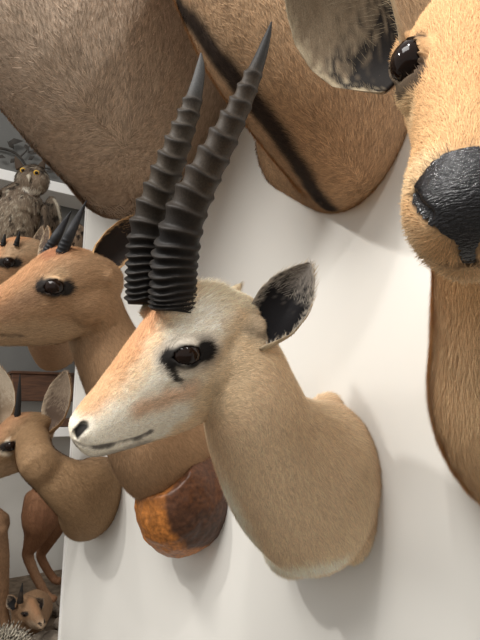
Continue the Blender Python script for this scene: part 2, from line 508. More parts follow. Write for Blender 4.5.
#==================================================================== the pale gazelle in the middle
def build_gazelle():
    f = (-.627, -.627, -.466); l = (.63, -.06, -.775)
    h = Head(f, l, (186, 356), 0.53)
    root = thing('gazelle_mount', 'pale tan gazelle shoulder mount with long ringed black horns and white face', 'animal mount', wall(330, 490))
    sh = Shape(); skull(sh, h, GAZ)
    for sd in (1, -1):
        sh.ell(h.w(.088, -.030, .030 * sd), np.stack([h.f * .030, h.u * .021, h.l * .021]))
        sh.ell(h.w(.045, -.085, .028 * sd), np.stack([h.f * .045, h.u * .045, h.l * .026]))
        sh.tube([row(h.w(.055, -.01, .022 * sd), .02, .02), row(h.w(.058, .018, .024 * sd), .021, .020)], h.f, cap=False)
        sh.tube([row(h.w(.01, -.06, .03 * sd), .026, .022), row(h.w(-.008, -.078, .046 * sd), .019, .017)], h.u)
        sh.ell(h.w(.216, -.034, .010 * sd), np.stack([h.f * .014, h.u * .016, h.l * .013]))
    sh.ell(wall(330, 414, .0), np.stack([DW * .030, N * .045, ZUP * .035]))
    sh.ell(wall(346, 498, .02), np.stack([DW * .046, N * .055, ZUP * .095]))
    sh.ell(wall(292, 546, .045), np.stack([DW * .045, N * .05, ZUP * .045]))
    neck = [row(wall(330, 486, -.004), .124, .078), row(wall(325, 486, .03), .128, .086), row(wall(309, 480, .08), .130, .094), row(wall(287, 465, .13), .112, .092), row(wall(264, 436, .19), .082, .078), row(wall(250, 398, .235), .068, .064), row(wall(237, 362, .26), .058, .056), row(h.w(.02, -.055, 0), .05, .046)]
    sh.tube(neck, NAPE, n=32, cap=False)
    V, F = fuse(sh, 0.0024, 9)
    V = eye_fit(V, h, (.088, -.032, .0435), .0165, (.98, .60), tilt=.60)
    V = dent(V, h, [(.228, -.027, .010), (.217, -.023, .017)], .007, .005)
    mp = catmull([(76, 443), (84, 447), (97, 447.5), (112, 444.5), (126, 441), (139, 437.5), (150, 432)], 8)
    mouth = [q * [1, 1, np.sign(q[2])] for q in h.loc(np.array(touch(V, F, mp)))]
    V = dent(V, h, mouth, .004, .0020)
    V = dent(V, h, [(.125, -.052, .036), (.108, -.060, .042)], .010, .004)
    A = mir(V, h)
    tan = lin(220, 186, 143); white = lin(226, 216, 198); orange = lin(194, 128, 68); blk = lin(30, 26, 24); grey = lin(120, 108, 96)
    C = paint(V, tan, [(touch(V, F, [(208, 440), (213, 455), (220, 475), (227, 495), (237, 516), (248, 535), (258, 550), (270, 562), (285, 569), (300, 571), (318, 568), (335, 564)]), .006, .036, lin(236, 222, 198), .85),
                       ([wall(345, 400, .02), wall(378, 470, .0), wall(375, 530, 0)], .01, .06, lin(188, 148, 104), .6),
                       ([wall(270, 580, .08), wall(330, 580, .02), wall(372, 545, 0)], .004, .04, lin(216, 196, 160), .6)])
    hm = [([(.20, -.06, .025), (.15, -.07, .035), (.11, -.05, .045), (.05, -.03, .05)], .03, .055, white, .95),
          ([(.0, -.01, .02), (-.03, -.03, .03)], .02, .05, lin(222, 204, 172), .9),
          ([(.08, -.10, .045), (.05, -.08, .05), (.02, -.07, .05)], .02, .05, lin(206, 178, 136), .9),
          ([(.235, -.03, 0), (.22, -.05, .01)], .02, .045, white, .9),
          ([(.065, .02, 0), (.10, .01, 0), (.14, .0, 0)], .011, .030, orange, .85),
          ([(.14, .0, .004), (.18, -.006, .006), (.195, -.01, .006)], .010, .026, lin(196, 142, 86), .8),
          ([(.165, -.05, .034), (.125, -.064, .042), (.11, -.07, .043)], .003, .020, lin(196, 146, 96), .75),
          ([(.104, -.022, .046), (.088, -.032, .052), (.072, -.042, .052)], .013, .028, grey, .7),
          ([(.107, -.021, .045), (.089, -.032, .052), (.070, -.042, .052)], .0095, .0155, blk, 1.0),
          ([(.110, -.026, .044), (.114, -.040, .043), (.114, -.056, .041)], .003, .008, blk, .95),
          ([(.228, -.027, .010), (.217, -.023, .017)], .0045, .0075, blk, 1.0),
          ([(.233, -.034, .0), (.230, -.047, .0)], .0015, .006, grey, .7),
          ([(.226, -.064, .0), (.215, -.076, .006), (.195, -.090, .010), (.18, -.100, .010)], .004, .014, lin(140, 128, 116), .7),
          ([(.0, -.07, .045), (-.015, -.09, .05)], .008, .028, lin(150, 138, 122), .6),
          (mouth, .0010, .0046, lin(50, 42, 40), .85)]
    hd = (1 - sm(.05, .13, seg_dist(A, [(.2, -.05, 0), (.03, -.06, 0)])))[:, None]
    CH = paint(A, tan, hm, warp=.005)
    hd = sm(-.06, .0, A[:, 0] + 0.25 * (A[:, 1] + .13))[:, None] * (1 - sm(.14, .21, np.linalg.norm(A - [.1, -.06, 0], axis=1)))[:, None]
    C = C * (1 - hd) + CH * hd
    comb = idw(V, [(h.w(.22, -.03, 0), -h.f), (h.w(.1, 0, 0), -h.f), (h.w(.1, -.1, .04), -h.f - .3 * h.u), (h.w(.1, -.1, -.04), -h.f - .3 * h.u), (h.w(0, -.02, 0), -h.f - .5 * h.u)] +
               [(wall(a, b, c), d) for a, b, c, d in ((250, 400, .24, (0, 0, -1)), (270, 440, .19, (.1, .1, -1)), (300, 480, .12, -N - ZUP), (330, 430, .05, -N - ZUP * .8 + DW * .4), (350, 480, .03, DW * .3 - ZUP), (320, 560, .02, -ZUP - N), (230, 500, .18, -ZUP))])
    ln = 0.006 + 0.016 * (1 - sm(.02, .055, np.linalg.norm(A - [.02, .015, .02], axis=1))) + 0.006 * sm(.30, .05, (V - P0) @ N) + 0.004 * (1 - sm(.0, .05, np.linalg.norm(A - [-.015, -.015, .0], axis=1)))
    ln = ln * (1 - .6 * (1 - sm(.0, .16, np.linalg.norm(A - [.23, -.04, 0], axis=1))))
    bare = np.maximum.reduce([1 - sm(.002, .0045, seg_dist(A, mouth)), 1 - sm(.018, .026, np.linalg.norm(A - [.09, -.032, .048], axis=1)), 1 - sm(.006, .010, seg_dist(A, [(.224, -.027, .012), (.213, -.023, .018)]))])
    me = furry('body', V, F, C, comb, ln, .0010, per=2, seed=11, bare=bare)
    link('body', me, M_FUR, root)
    for sd in (1, -1): ball('eye', h.w(.088, -.032, .0435 * sd), .0165, M_EYE, root)
    # horns
    rp = [306, 301, 295.5, 289.5, 282, 273.5, 264, 254, 243.5, 228, 210, 192, 174, 155.5, 137, 119, 103, 88, 74]
    near = [(173, 312, .541, 23), (174, 300, .541, 23), (176, 262, .537, 23), (185, 220, .53, 20.8), (202, 180, .527, 18.4), (223, 140, .527, 15.2), (243, 100, .53, 11.0), (258, 64, .535, 7.0), (267, 38, .54, 3.8), (271.5, 22, .542, .8)]
    yy = np.array([p[1] for p in near], float)
    def frac(rows, ys):
        P = np.array([at(a, b, c) for a, b, c, d in rows]); s = np.r_[0, np.cumsum(np.linalg.norm(np.diff(P, axis=0), axis=1))]; s /= s[-1]
        return [float(np.interp(-y, [-r[1] for r in rows], s)) for y in ys]
    horn('horn', [[*at(a, b, D), r * D / FPX] for a, b, D, r in near], frac(near, rp), root, h.f, smooth_from=.76)
    far = [(146, 304, .572, 19), (146, 292, .572, 19), (147, 262, .57, 19), (151, 222, .565, 18.5), (163, 185, .56, 16), (178, 145, .558, 13.2), (190, 112, .56, 9.8), (197, 86, .562, 6.8), (200.5, 67, .565, 4.5), (201, 53, .567, .8)]
    rf = [296, 290, 284, 277, 270, 262, 254, 245, 236, 221, 204, 188, 172, 157, 142, 127, 113, 100]
    horn('horn', [[*at(a, b, D), r * D / FPX] for a, b, D, r in far], frac(far, rf), root, h.f, smooth_from=.74, pale=(.062, .047, .033), tipc=(.055, .054, .053))
    # ears
    face = unit(at(240, 300, .2) - at(275, 305, .57)) * .75 - DW * .25
    ear('ear', at(253, 345, .578), at(310, 263, .60), face, .035, root, (.006, .005, .006), lin(170, 160, 146), lin(190, 170, 140), lin(120, 112, 104), seed=4, dark_end=.60)
    bl = h.loc(np.array([at(256, 338, .575), at(309, 265, .60)])); fl = np.array([face @ h.f, face @ h.u, face @ h.l])
    bl[:, 2] *= -1; fl[2] *= -1
    q = h.w(bl); ear('ear', q[0], q[1] - h.u * .03, fl[0] * h.f + fl[1] * h.u + fl[2] * h.l, .027, root, (.006, .005, .006), lin(190, 180, 166), lin(214, 196, 166), lin(150, 142, 132), seed=5)
    return root

#==================================================================== heads reused: the light brown antelopes
def eye_ball(h, c, r, root):
    for sd in (1, -1): ball('eye', h.w(c[0], c[1], c[2] * sd), r * h.sc, M_EYE, root)

def antelope_skin(root, h, rows, neck, voxel, colours, combs, seed, ln=.007, wd=.001, eye_r=.0152, extra=None, jaw=.62, per=2, eyering=None, muzzle=None, hint=None, horn_at=(.05, .012, .022)):
    sh = Shape(); skull(sh, h, rows, jaw); k = h.sc
    for sd in (1, -1):
        sh.ell(h.w(.088, -.030, .030 * sd), np.stack([h.f * .030, h.u * .021, h.l * .021]) * k)
        sh.ell(h.w(.045, -.085, .028 * sd), np.stack([h.f * .045, h.u * .045, h.l * .026]) * k)
        sh.tube([row(h.w(.01, -.055, .03 * sd), .024 * k, .02 * k), row(h.w(-.008, -.062, .044 * sd), .015 * k, .014 * k)], h.u)
        sh.ell(h.w(.214, -.034, .011 * sd), np.stack([h.f * .014, h.u * .016, h.l * .013]) * k)
    sh.tube(neck, NAPE if hint is None else hint, n=32, cap=False)
    if extra: extra(sh)
    V, F = fuse(sh, voxel, 8 if voxel < .004 else 13)
    V = eye_fit(V, h, (.088, -.032, .0455), eye_r, (.98, .72), tilt=.45)
    V = dent(V, h, [(.224, -.027, .012), (.214, -.024, .019)], .008, .006)
    V = dent(V, h, [(.231, -.050, .0), (.222, -.056, .012), (.20, -.066, .02), (.172, -.084, .024)], .006, .004)
    A = mir(V, h)
    C = paint(V, colours['base'], colours.get('world', []), warp=.006, wf=50)
    hd = sm(-.06, .0, A[:, 0] + 0.25 * (A[:, 1] + .13))[:, None] * (1 - sm(.13, .22, np.linalg.norm(A - [.1, -.06, 0], axis=1)))[:, None]
    CH = paint(A, colours['base'], colours['head'] + [([(.104, -.022, .045), (.090, -.032, .052), (.074, -.040, .052)], .011, .019, colours.get('eye', lin(34, 28, 25)), 1.0),
        ([(.224, -.027, .012), (.213, -.023, .018)], .006, .0095, lin(30, 26, 24), 1.0),
        ([(.231, -.050, .0), (.222, -.056, .012), (.20, -.066, .02), (.172, -.084, .024)], .002, .007, lin(60, 48, 42), .9)], warp=.005)
    C = C * (1 - hd) + CH * hd
    comb = idw(V, [(h.w(.22, -.03, 0), -h.f), (h.w(.1, 0, 0), -h.f), (h.w(.1, -.1, .04), -h.f - .3 * h.u), (h.w(.1, -.1, -.04), -h.f - .3 * h.u), (h.w(0, -.02, 0), -h.f - .5 * h.u)] + combs)
    bare = 1 - sm(.018, .026, np.linalg.norm(A - [.09, -.032, .048], axis=1))
    me = furry('body', V, F, C, comb, ln, wd, per=per, seed=seed, bare=bare)
    link('body', me, M_FUR, root)
    eye_ball(h, (.088, -.032, .0455), eye_r, root)
    return V, A

F0, L0 = (-.627, -.627, -.466), (.63, -.06, -.775)
BLACK = lin(26, 22, 21)

def build_second():
    h = Head((-.66, -.50, -.56), (.66, -.12, -.74), (53, 288), 0.83, 1.05)
    root = thing('antelope_mount', 'light brown antelope mount with short straight dark horns and peeling brown leather base', 'animal mount', wall(180, 500))
    neck = [row(wall(178, 455, 0), .105, .09), row(wall(172, 454, .05), .112, .09), row(wall(158, 445, .10), .105, .085), row(wall(140, 415, .14), .085, .08), row(wall(118, 370, .18), .075, .07), row(wall(98, 325, .22), .066, .062), row(h.w(.015, -.065, 0), .055, .05)]
    c = dict(base=lin(164, 124, 82), world=[([wall(160, 480, .09), wall(190, 490, .05)], .02, .07, lin(170, 130, 90), .8), ([wall(90, 390, .20), wall(110, 430, .16)], .02, .07, lin(196, 160, 118), .7)],
             head=[([(.20, -.03, 0), (.15, 0, 0), (.10, .01, 0), (.06, .015, 0), (.02, .005, 0)], .018, .05, lin(172, 118, 66), .9),
                   ([(.22, -.06, .01), (.17, -.09, .02), (.10, -.13, .02)], .02, .05, lin(178, 146, 108), .7),
                   ([(.13, -.03, .04), (.18, -.035, .03)], .006, .025, lin(140, 102, 70), .6),
                   ([(.09, -.018, .05), (.07, -.016, .05)], .006, .02, lin(188, 154, 110), .6),
                   ([(.06, .016, .014), (.04, .012, .014)], .008, .025, lin(150, 86, 46), .7)])
    combs = [(wall(118, 370, .18), (0, 0, -1)), (wall(140, 415, .14), -ZUP - N * .3), (wall(170, 470, .08), -ZUP - N), (wall(98, 325, .22), -ZUP)]
    antelope_skin(root, h, GAZ, neck, .0032, c, combs, 21, ln=.009, wd=.0013, eye_r=.0165)
    for a, b, D in (((59, 259), (87, 200), .86), ((45, 259), (72, 210), .885)):
        D2 = D + .02; m_ = ((a[0] * .5 + b[0] * .5 - .8), (a[1] * .5 + b[1] * .5))
        pts = [[*at(a[0], a[1], D), 6.0 * D / FPX], [*at(a[0] * .75 + b[0] * .25 - .5, a[1] * .75 + b[1] * .25, D), 5.7 * D / FPX], [*at(*m_, D), 4.6 * D / FPX], [*at(a[0] * .2 + b[0] * .8 - .4, a[1] * .2 + b[1] * .8, D2), 2.4 * D / FPX], [*at(*b, D2), .35 * D / FPX]]
        horn('horn', pts, [.06, .12, .18, .24, .31], root, h.f, amp=.10, col=(.012, .012, .013), pale=(.03, .03, .032), tipc=(.02, .02, .022), nring=80, smooth_from=.36)
    ear('ear', at(92, 276, .90), at(146, 214, .95), unit(at(240, 330, .3) - at(110, 250, .88)) * .8 + DW * .3 - ZUP * .25, .036, root, lin(34, 26, 22), lin(176, 140, 100), lin(178, 142, 100), lin(40, 32, 28), seed=7, hair=.006)
    ear('ear', at(40, 262, .90), at(47, 226, .95), (-.5, -.6, .1), .019, root, lin(70, 54, 44), lin(170, 150, 124), lin(160, 122, 84), lin(90, 70, 56), seed=8, hair=.005)
    # exposed leather of the form below the hide
    sh = Shape()
    nb = [row(wall(188, 492, -.003), .128, .105), row(wall(187, 492, .025), .130, .107), row(wall(178, 488, .06), .110, .094), row(wall(166, 472, .10), .06, .06)]
    sh.tube(nb, NAPE, n=32, cap=False)
    V, F = fuse(sh, .003, 5); Nn = normals(V, F)
    V = V + Nn * (fbm(V, 40)[:, None] * .004)
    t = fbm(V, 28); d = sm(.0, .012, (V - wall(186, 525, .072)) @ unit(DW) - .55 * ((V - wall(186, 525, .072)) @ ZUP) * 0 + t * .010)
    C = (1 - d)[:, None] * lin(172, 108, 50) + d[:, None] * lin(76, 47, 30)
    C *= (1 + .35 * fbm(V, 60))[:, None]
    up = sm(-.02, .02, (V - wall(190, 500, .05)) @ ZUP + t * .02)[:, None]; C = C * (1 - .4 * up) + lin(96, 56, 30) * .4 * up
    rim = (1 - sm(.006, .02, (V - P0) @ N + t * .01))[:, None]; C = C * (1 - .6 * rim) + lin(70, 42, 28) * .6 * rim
    m = fur_mat('cracked_leather', 140, .45); p = m.node_tree.nodes['Principled BSDF']; p.inputs['Roughness'].default_value = .45; p.inputs['Specular IOR Level'].default_value = .4
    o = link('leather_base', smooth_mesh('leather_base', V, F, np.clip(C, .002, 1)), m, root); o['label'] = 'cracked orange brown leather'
    return root

def build_third():
    h = Head((-.60, -.62, -.50), (.66, -.06, -.75), (10, 446), 1.20, .88)
    root = thing('antelope_mount', 'small brown antelope mount with one thin upright black horn at left edge', 'animal mount', wall(92, 500))
    neck = [row(wall(97, 498, -.004), .115, .075), row(wall(95, 498, .03), .112, .076), row(wall(86, 492, .08), .095, .07), row(wall(69, 485, .13), .066, .058), row(wall(50, 472, .175), .050, .048), row(wall(36, 458, .21), .045, .043), row(h.w(.02, -.070, 0), .040, .040)]
    c = dict(base=lin(138, 104, 64), world=[([wall(60, 450, .15), wall(100, 460, .05)], .02, .07, lin(118, 88, 56), .6), ([wall(40, 500, .15), wall(80, 530, .03)], .01, .06, lin(160, 128, 92), .6)],
             head=[([(.20, -.03, 0), (.10, .01, 0), (.02, .005, 0)], .018, .05, lin(158, 110, 66), .9),
                   ([(.11, -.012, .046), (.075, -.010, .05)], .003, .010, lin(220, 210, 190), .9), ([(.12, -.03, .042), (.11, -.05, .044)], .002, .012, lin(210, 196, 172), .7),
                   ([(.22, -.06, .01), (.15, -.10, .02)], .02, .05, lin(176, 140, 100), .7)])
    combs = [(wall(70, 480, .13), DW * .6 - ZUP * .6 - N * .3), (wall(50, 464, .18), DW - ZUP * .4), (wall(95, 500, .03), -ZUP - N * .5)]
    antelope_skin(root, h, GAZ, neck, .0045, c, combs, 31, ln=.008, wd=.0016, per=1)
    D = 1.24
    horn('horn', [[*at(17, 430, D), 3.6 * D / FPX], [*at(17.5, 415, D), 3.1 * D / FPX], [*at(19, 395, D), 2.2 * D / FPX], [*at(20, 374, D), .4 * D / FPX]], [.1, .2, .3], root, h.f, amp=.1, pale=(.02, .02, .02), nring=60, smooth_from=.4)
    D = 1.29
    horn('horn', [[*at(-7, 428, D), 3.4 * D / FPX], [*at(-8, 412, D), 2.9 * D / FPX], [*at(-8.5, 395, D), 2 * D / FPX], [*at(-9, 377, D), .4 * D / FPX]], [.1, .2, .3], root, h.f, amp=.1, pale=(.02, .02, .02), nring=60, smooth_from=.4)
    ear('ear', at(46, 432, 1.25), at(66, 371, 1.27), (-.45, -.85, .05), .050, root, lin(84, 68, 56), lin(170, 152, 130), lin(140, 110, 78), lin(120, 104, 88), seed=12, hair=.012, a1=1.1, dark_end=.35)
    ear('ear', at(4, 424, 1.30), at(-2, 366, 1.32), (-.1, -1, .05), .040, root, lin(150, 130, 108), lin(200, 186, 164), lin(150, 118, 84), lin(180, 164, 144), seed=13, hair=.012, a1=1.1, dark_end=.3)
    return root

def build_fourth():
    h = Head((-.62, -.58, -.52), (.66, -.1, -.75), (8.5, 263), 1.30, 1.02)
    root = thing('antelope_mount', 'reddish antelope head peering out at left edge below the owl', 'animal mount', at(40, 330, 1.95))
    neck = [row(at(60, 345, 1.95), .12, .09), row(at(52, 335, 1.80), .10, .08), row(at(46, 318, 1.6), .075, .068), row(at(38, 300, 1.46), .06, .055), row(h.w(.0, -.055, 0), .05, .048)]
    c = dict(base=lin(176, 132, 88), head=[([(.20, -.03, 0), (.10, .01, 0), (.02, .005, 0)], .022, .05, lin(196, 132, 72), .9), ([(.06, -.01, .04), (.02, -.03, .045), (-.01, -.03, .04)], .01, .04, lin(190, 156, 116), .7)])
    antelope_skin(root, h, GAZ, neck, .005, c, [(at(46, 318, 1.6), (.3, .5, -.8))], 41, ln=.009, wd=.0018, per=1)
    D = 1.31
    for a, b in (((16, 246), (20, 231)), ((3, 246), (5, 234))):
        horn('horn', [[*at(*a, D), 2.8 * D / FPX], [*at((a[0] + b[0]) / 2, (a[1] + b[1]) / 2, D), 2.0 * D / FPX], [*at(*b, D), .5 * D / FPX]], [.1, .3], root, h.f, amp=.1, pale=(.02, .02, .02), nring=40, smooth_from=.4)
    ear('ear', at(31, 262, 1.36), at(42, 226, 1.40), (-.4, -.9, .1), .026, root, lin(70, 56, 46), lin(190, 170, 144), lin(160, 124, 86), lin(110, 92, 76), seed=14, hair=.008)
    return root

#==================================================================== big shoulder mounts above
def big_mount(name, label, cat, base, tube, colours, combs, voxel, seed, ln, wd, extra=None, hint=NAPE, per=2):
    root = thing(name, label, cat, base)
    sh = Shape(); sh.tube(tube, hint, n=40, cap=False)
    if extra: extra(sh)
    V, F = fuse(sh, voxel, 14)
    ops = [((touch(V, F, o[0][1]), *o[1:]) if isinstance(o[0], tuple) and o[0][0] == 'touch' else o) for o in colours[1]]
    C = paint(V, colours[0], ops, warp=.006, wf=30)
    me = furry('body', V, F, C, idw(V, combs), ln, wd, per=per, seed=seed, vary=.38)
    link('body', me, M_FUR, root)
    return root

def build_big_grey():
    base = wall(170, 70)
    t = [row(wall(172, 58, -.004), .47, .20), row(wall(168, 54, .06), .458, .23), row(wall(150, 42, .16), .428, .235), row(wall(114, 8, .28), .372, .22), row(wall(56, -62, .39), .295, .19), row(wall(0, -180, .46), .21, .16)]
    c = (lin(160, 134, 110), [(('touch', [(2, 116), (25, 137), (48, 164), (72, 186), (92, 209), (104, 226)]), .004, .03, lin(110, 84, 62), .7), ([wall(60, 30, .4), wall(120, 90, .3)], .08, .25, lin(186, 162, 138), .7)])
    combs = [(wall(100, 40, .3), DW * .6 - ZUP), (wall(60, 130, .3), DW - ZUP * .5), (wall(180, 80, .1), -ZUP)]
    return big_mount('antelope_mount', 'huge grey brown antelope shoulder mount with its head out of frame', 'animal mount', base, t, c, combs, .007, 51, .012, .0018)

def build_oryx():
    base = wall(335, 80)
    t = [row(wall(345, 75, -.004), .245, .135), row(wall(340, 72, .05), .247, .14), row(wall(314, 48, .13), .22, .13), row(wall(280, 10, .20), .185, .115), row(wall(240, -60, .27), .15, .10), row(wall(190, -160, .34), .12, .09)]
    stripe = [(172, -2), (180, 8), (192, 22), (203, 38), (214, 54), (226, 70), (238, 85), (250, 100), (262, 115), (273, 130), (284, 145), (295, 162), (305, 178), (314, 193), (323, 204), (329, 209)]
    c = (lin(176, 138, 96), [([wall(330, 100, .15), wall(380, 120, .1)], .05, .16, lin(170, 128, 86), .6), (('touch', stripe), .009, .026, lin(40, 28, 22), .97)])
    combs = [(wall(250, 40, .2), DW * .6 - ZUP), (wall(340, 100, .1), DW * .5 - ZUP)]
    return big_mount('oryx_mount', 'tan oryx shoulder mount with a black stripe down its throat', 'animal mount', base, t, c, combs, .005, 52, .010, .0014)

#==================================================================== the golden head close on the right
def build_right():
    CR = [(-.05, -.06, -.09, .02), (-.03, -.02, -.12, .046), (0, .006, -.136, .055), (.045, .018, -.140, .057), (.09, .014, -.134, .051), (.13, .006, -.120, .042), (.165, .003, -.110, .0375), (.195, .002, -.098, .0385), (.215, .000, -.092, .0385), (.230, -.004, -.086, .0365), (.241, -.012, -.079, .031), (.249, -.024, -.070, .021), (.253, -.036, -.060, .010)]
    f = (-.29, -.80, -.525); l = (.86, 0, -.51)
    h = Head(f, l, (412, 63), .350, 1.0, eye=(.09, -.004, .0405), side=-1)
    root = thing('antelope_mount', 'golden antelope head mount with a big wet black nose at right', 'animal mount', wall(500, 420))
    sh = Shape(); skull(sh, h, CR, jaw=.72)
    for sd in (1, -1):
        sh.ell(h.w(.090, -.020, .034 * sd), np.stack([h.f * .032, h.u * .024, h.l * .021]))
        sh.ell(h.w(.045, -.085, .03 * sd), np.stack([h.f * .045, h.u * .045, h.l * .026]))
        sh.ell(h.w(.212, -.050, .020 * sd), np.stack([h.f * .026, h.u * .026, h.l * .018]))
        sh.tube([row(h.w(.01, -.045, .03 * sd), .026, .022), row(h.w(-.004, -.045, .058 * sd), .022, .020)], h.u)
    neck = [row(wall(530, 395, -.004), .15, .10), row(wall(528, 393, .03), .152, .105), row(wall(524, 378, .08), .138, .10), row(wall(520, 330, .13), .11, .086), row(wall(516, 270, .18), .088, .076), row(wall(512, 200, .22), .078, .072), row(wall(508, 140, .25), .07, .066), row(h.w(.0, -.07, 0), .055, .05)]
    sh.tube(neck, NAPE, n=32, cap=False)
    V, F = fuse(sh, .0021, 9)
    V = eye_fit(V, h, (.090, -.004, .0405), .0160, (.98, .86), tilt=.1, out=(.45, .68, .58))
    ab = lambda pts: [q * [1, 1, -1 if q[2] < 0 else 1] for q in h.loc(np.array(touch(V, F, pts)))]
    lips = ab(catmull([(424, 254), (436, 262), (450, 265.5), (462, 265), (468, 264)], 4)); slit = ab([(414, 197), (419, 207), (428, 215)])
    edge = h.loc(np.array(touch(V, F, catmull([(467, 149), (455, 150), (440, 157), (428, 168), (419, 180), (413, 193), (413, 207), (420, 217), (430, 225), (441, 232), (452, 240), (458, 250), (461, 260), (467, 264)], 3))))
    V = dent(V, h, slit, .006, .0035)
    V = dent(V, h, lips, .005, .006)
    A = mir(V, h)
    gold = lin(194, 144, 82); cream = lin(206, 178, 136)
    C = paint(V, lin(216, 174, 120), [([wall(430, 300, .1), wall(440, 420, .08)], .02, .07, lin(224, 186, 134), .6)])
    CH = paint(A, gold, [([(.22, -.085, .01), (.215, -.065, .035), (.17, -.08, .035)], .024, .05, cream, .95), ([(.22, 0, .02), (.21, -.02, .037)], .006, .022, lin(206, 170, 118), .8),
        ([(.12, -.03, .046), (.09, -.012, .054), (.06, -.02, .056)], .012, .026, lin(206, 170, 116), .8), ([(.13, -.05, .045), (.16, -.05, .04)], .008, .03, lin(196, 146, 88), .6),
        ([(.104, -.006, .041), (.090, .0, .044), (.076, -.002, .044)], .0135, .018, lin(40, 30, 24), .9),
        ([(.15, .004, 0), (.08, .016, 0)], .012, .03, lin(204, 144, 78), .7)], warp=.004)
    vd = unit(h.loc(np.array([[0, 0, HC]]))[0] - edge.mean(0)); e1 = unit(np.array([0, 0, 1.0]) - vd * vd[2]); e2 = np.cross(vd, e1)
    q = A.copy(); q[:, 2] = -np.abs(q[:, 2]); Q = np.stack([q @ e1, q @ e2], 1); E_ = np.stack([edge @ e1, edge @ e2], 1); E_[0, 0] += .012; E_[-1, 0] += .012
    ins = np.zeros(len(Q), bool)
    for a, b in zip(E_, np.roll(E_, -1, 0)):
        cr = (a[1] > Q[:, 1]) != (b[1] > Q[:, 1]); ins ^= cr & (Q[:, 0] < (b[0] - a[0]) * (Q[:, 1] - a[1]) / (b[1] - a[1] + 1e-12) + a[0])
    ed = seg_dist(Q, E_); sdist = np.where(ins, -ed, ed) + fbm(V, 180) * .0012
    pm = (1 - sm(-.0012, .0016, sdist)) * (q[:, 0] > .19)
    CH = CH * (1 - pm[:, None]) + lin(22, 20, 20) * pm[:, None]
    ml = 1 - sm(.0015, .006, seg_dist(A, lips))
    CH = CH * (1 - .9 * ml[:, None]) + lin(48, 36, 30) * .9 * ml[:, None]
    hd = sm(-.06, .0, A[:, 0] + 0.25 * (A[:, 1] + .13))[:, None] * (1 - sm(.13, .22, np.linalg.norm(A - [.1, -.06, 0], axis=1)))[:, None]
    C = C * (1 - hd) + CH * hd
    comb = idw(V, [(h.w(.23, -.05, 0), -h.f - .5 * h.u), (h.w(.2, -.05, .035), -h.f * .6 - h.u), (h.w(.2, -.05, -.035), -h.f * .6 - h.u), (h.w(.1, .01, 0), -h.f), (h.w(.1, -.08, -.05), -h.f - .3 * h.u), (h.w(.1, -.08, .05), -h.f - .3 * h.u)] + [(wall(440, 340, .14), -ZUP), (wall(470, 440, .08), -ZUP + DW * .3), (wall(500, 280, .2), -ZUP)])
    ln = .006 + .008 * (1 - hd[:, 0])
    bare = np.maximum(1 - sm(.021, .028, np.linalg.norm(A - [.09, -.004, .0405], axis=1)), pm)
    me = furry('body', V, F, C, comb, ln, .0007, per=3, seed=61, bare=bare)
    link('body', me, M_FUR, root)
    for sd in (1, -1): ball('eye', h.w(.090, -.004, .0405 * sd), .0160, M_EYE, root)
    # wet nose pad: its own skin over the muzzle
    vm = pm > .5
    start = int(np.argmin(np.where(vm, np.linalg.norm(A - edge.mean(0) * [1, 1, 0], axis=1), 9)))
    seen, todo = {start}, [start]
    fm = vm[F].all(1); adj = {}
    for f_ in F[fm]:
        for a in f_: adj.setdefault(int(a), set()).update(map(int, f_))
    while todo:
        for b in adj.get(todo.pop(), ()):
            if b not in seen: seen.add(b); todo.append(b)
    fm &= np.isin(F, list(seen)).all(1); used = np.unique(F[fm]); remap = -np.ones(len(V), int); remap[used] = np.arange(len(used))
    Nn = normals(V, F); PV = V[used] + Nn[used] * (.0006 + .0007 * sm(.5, .9, pm[used]))[:, None]
    PV += Nn[used] * (fbm(V[used], 500) * .00025)[:, None]
    link('nose_pad', smooth_mesh('nose_pad', PV, remap[F[fm]]), M_NOSE, root)
    # ears
    fe = unit(at(330, 420, .1) - at(350, 40, .42))
    ear('ear', at(394, 78, .425), at(284, -28, .46), fe * .8 - ZUP * .35, .048, root, lin(26, 20, 17), lin(172, 156, 130), lin(160, 140, 112), lin(138, 120, 98), seed=16, hair=.012, hw_=.0005, a0=1.75, a1=1.25, dark_end=.24)
    bl = h.loc(np.array([at(394, 78, .425), at(284, -28, .46)])); bl[:, 2] *= -1; q = h.w(bl)
    fl = np.array([fe @ h.f, fe @ h.u, -(fe @ h.l)])
    ear('ear', q[0], q[1], fl[0] * h.f + fl[1] * h.u + fl[2] * h.l, .045, root, lin(46, 36, 30), lin(182, 166, 140), lin(170, 150, 120), lin(140, 126, 106), seed=17, hair=.02)
    return root

build_gazelle()
build_second()
build_third()
build_fourth()
build_big_grey()
build_oryx()
build_right()

#==================================================================== the alcove behind the panel's free end
def alc(px, py, off=0.0):
    d = at(px, py, 1.0) - np.array([0, 0, HC]); o = np.array([0, 0, HC])
    t = ((AB + SN * off - o) @ SN) / (d @ SN); return o + d * t

def tag(o, label, cat, group=None):
    o['label'] = label; o['category'] = cat
    if group: o['group'] = group
    return o

def slab(name, a, b, depth_, thick, m, label, cat):
    """a board along the alcove's back wall; a, b: ends of its lower front edge"""
    L = np.linalg.norm((b - a)[:2]); V, F = box_pts(a - SN * depth_, SD * L, SN * depth_, ZUP * thick)
    me = smooth_mesh(name, V, F); me.polygons.foreach_set('use_smooth', [False] * 6)
    o = link(name, me, m); bevel_mesh(o, .003); return tag(o, label, cat)

SH1 = alc(40, 188, .16); SH2 = alc(56, 437, .16)
def on_line(p, k): return p + SD * k
slab('shelf', on_line(SH1, -.5), on_line(SH1, .75), .155, .050, M_SHELF, 'white shelf board behind the owl, upper of the two white shelves', 'shelf')
slab('shelf', on_line(SH2, -.5), on_line(SH2, .75), .155, .040, M_SHELF, 'white shelf board under the dark wooden stand, lower of the two white shelves', 'shelf')

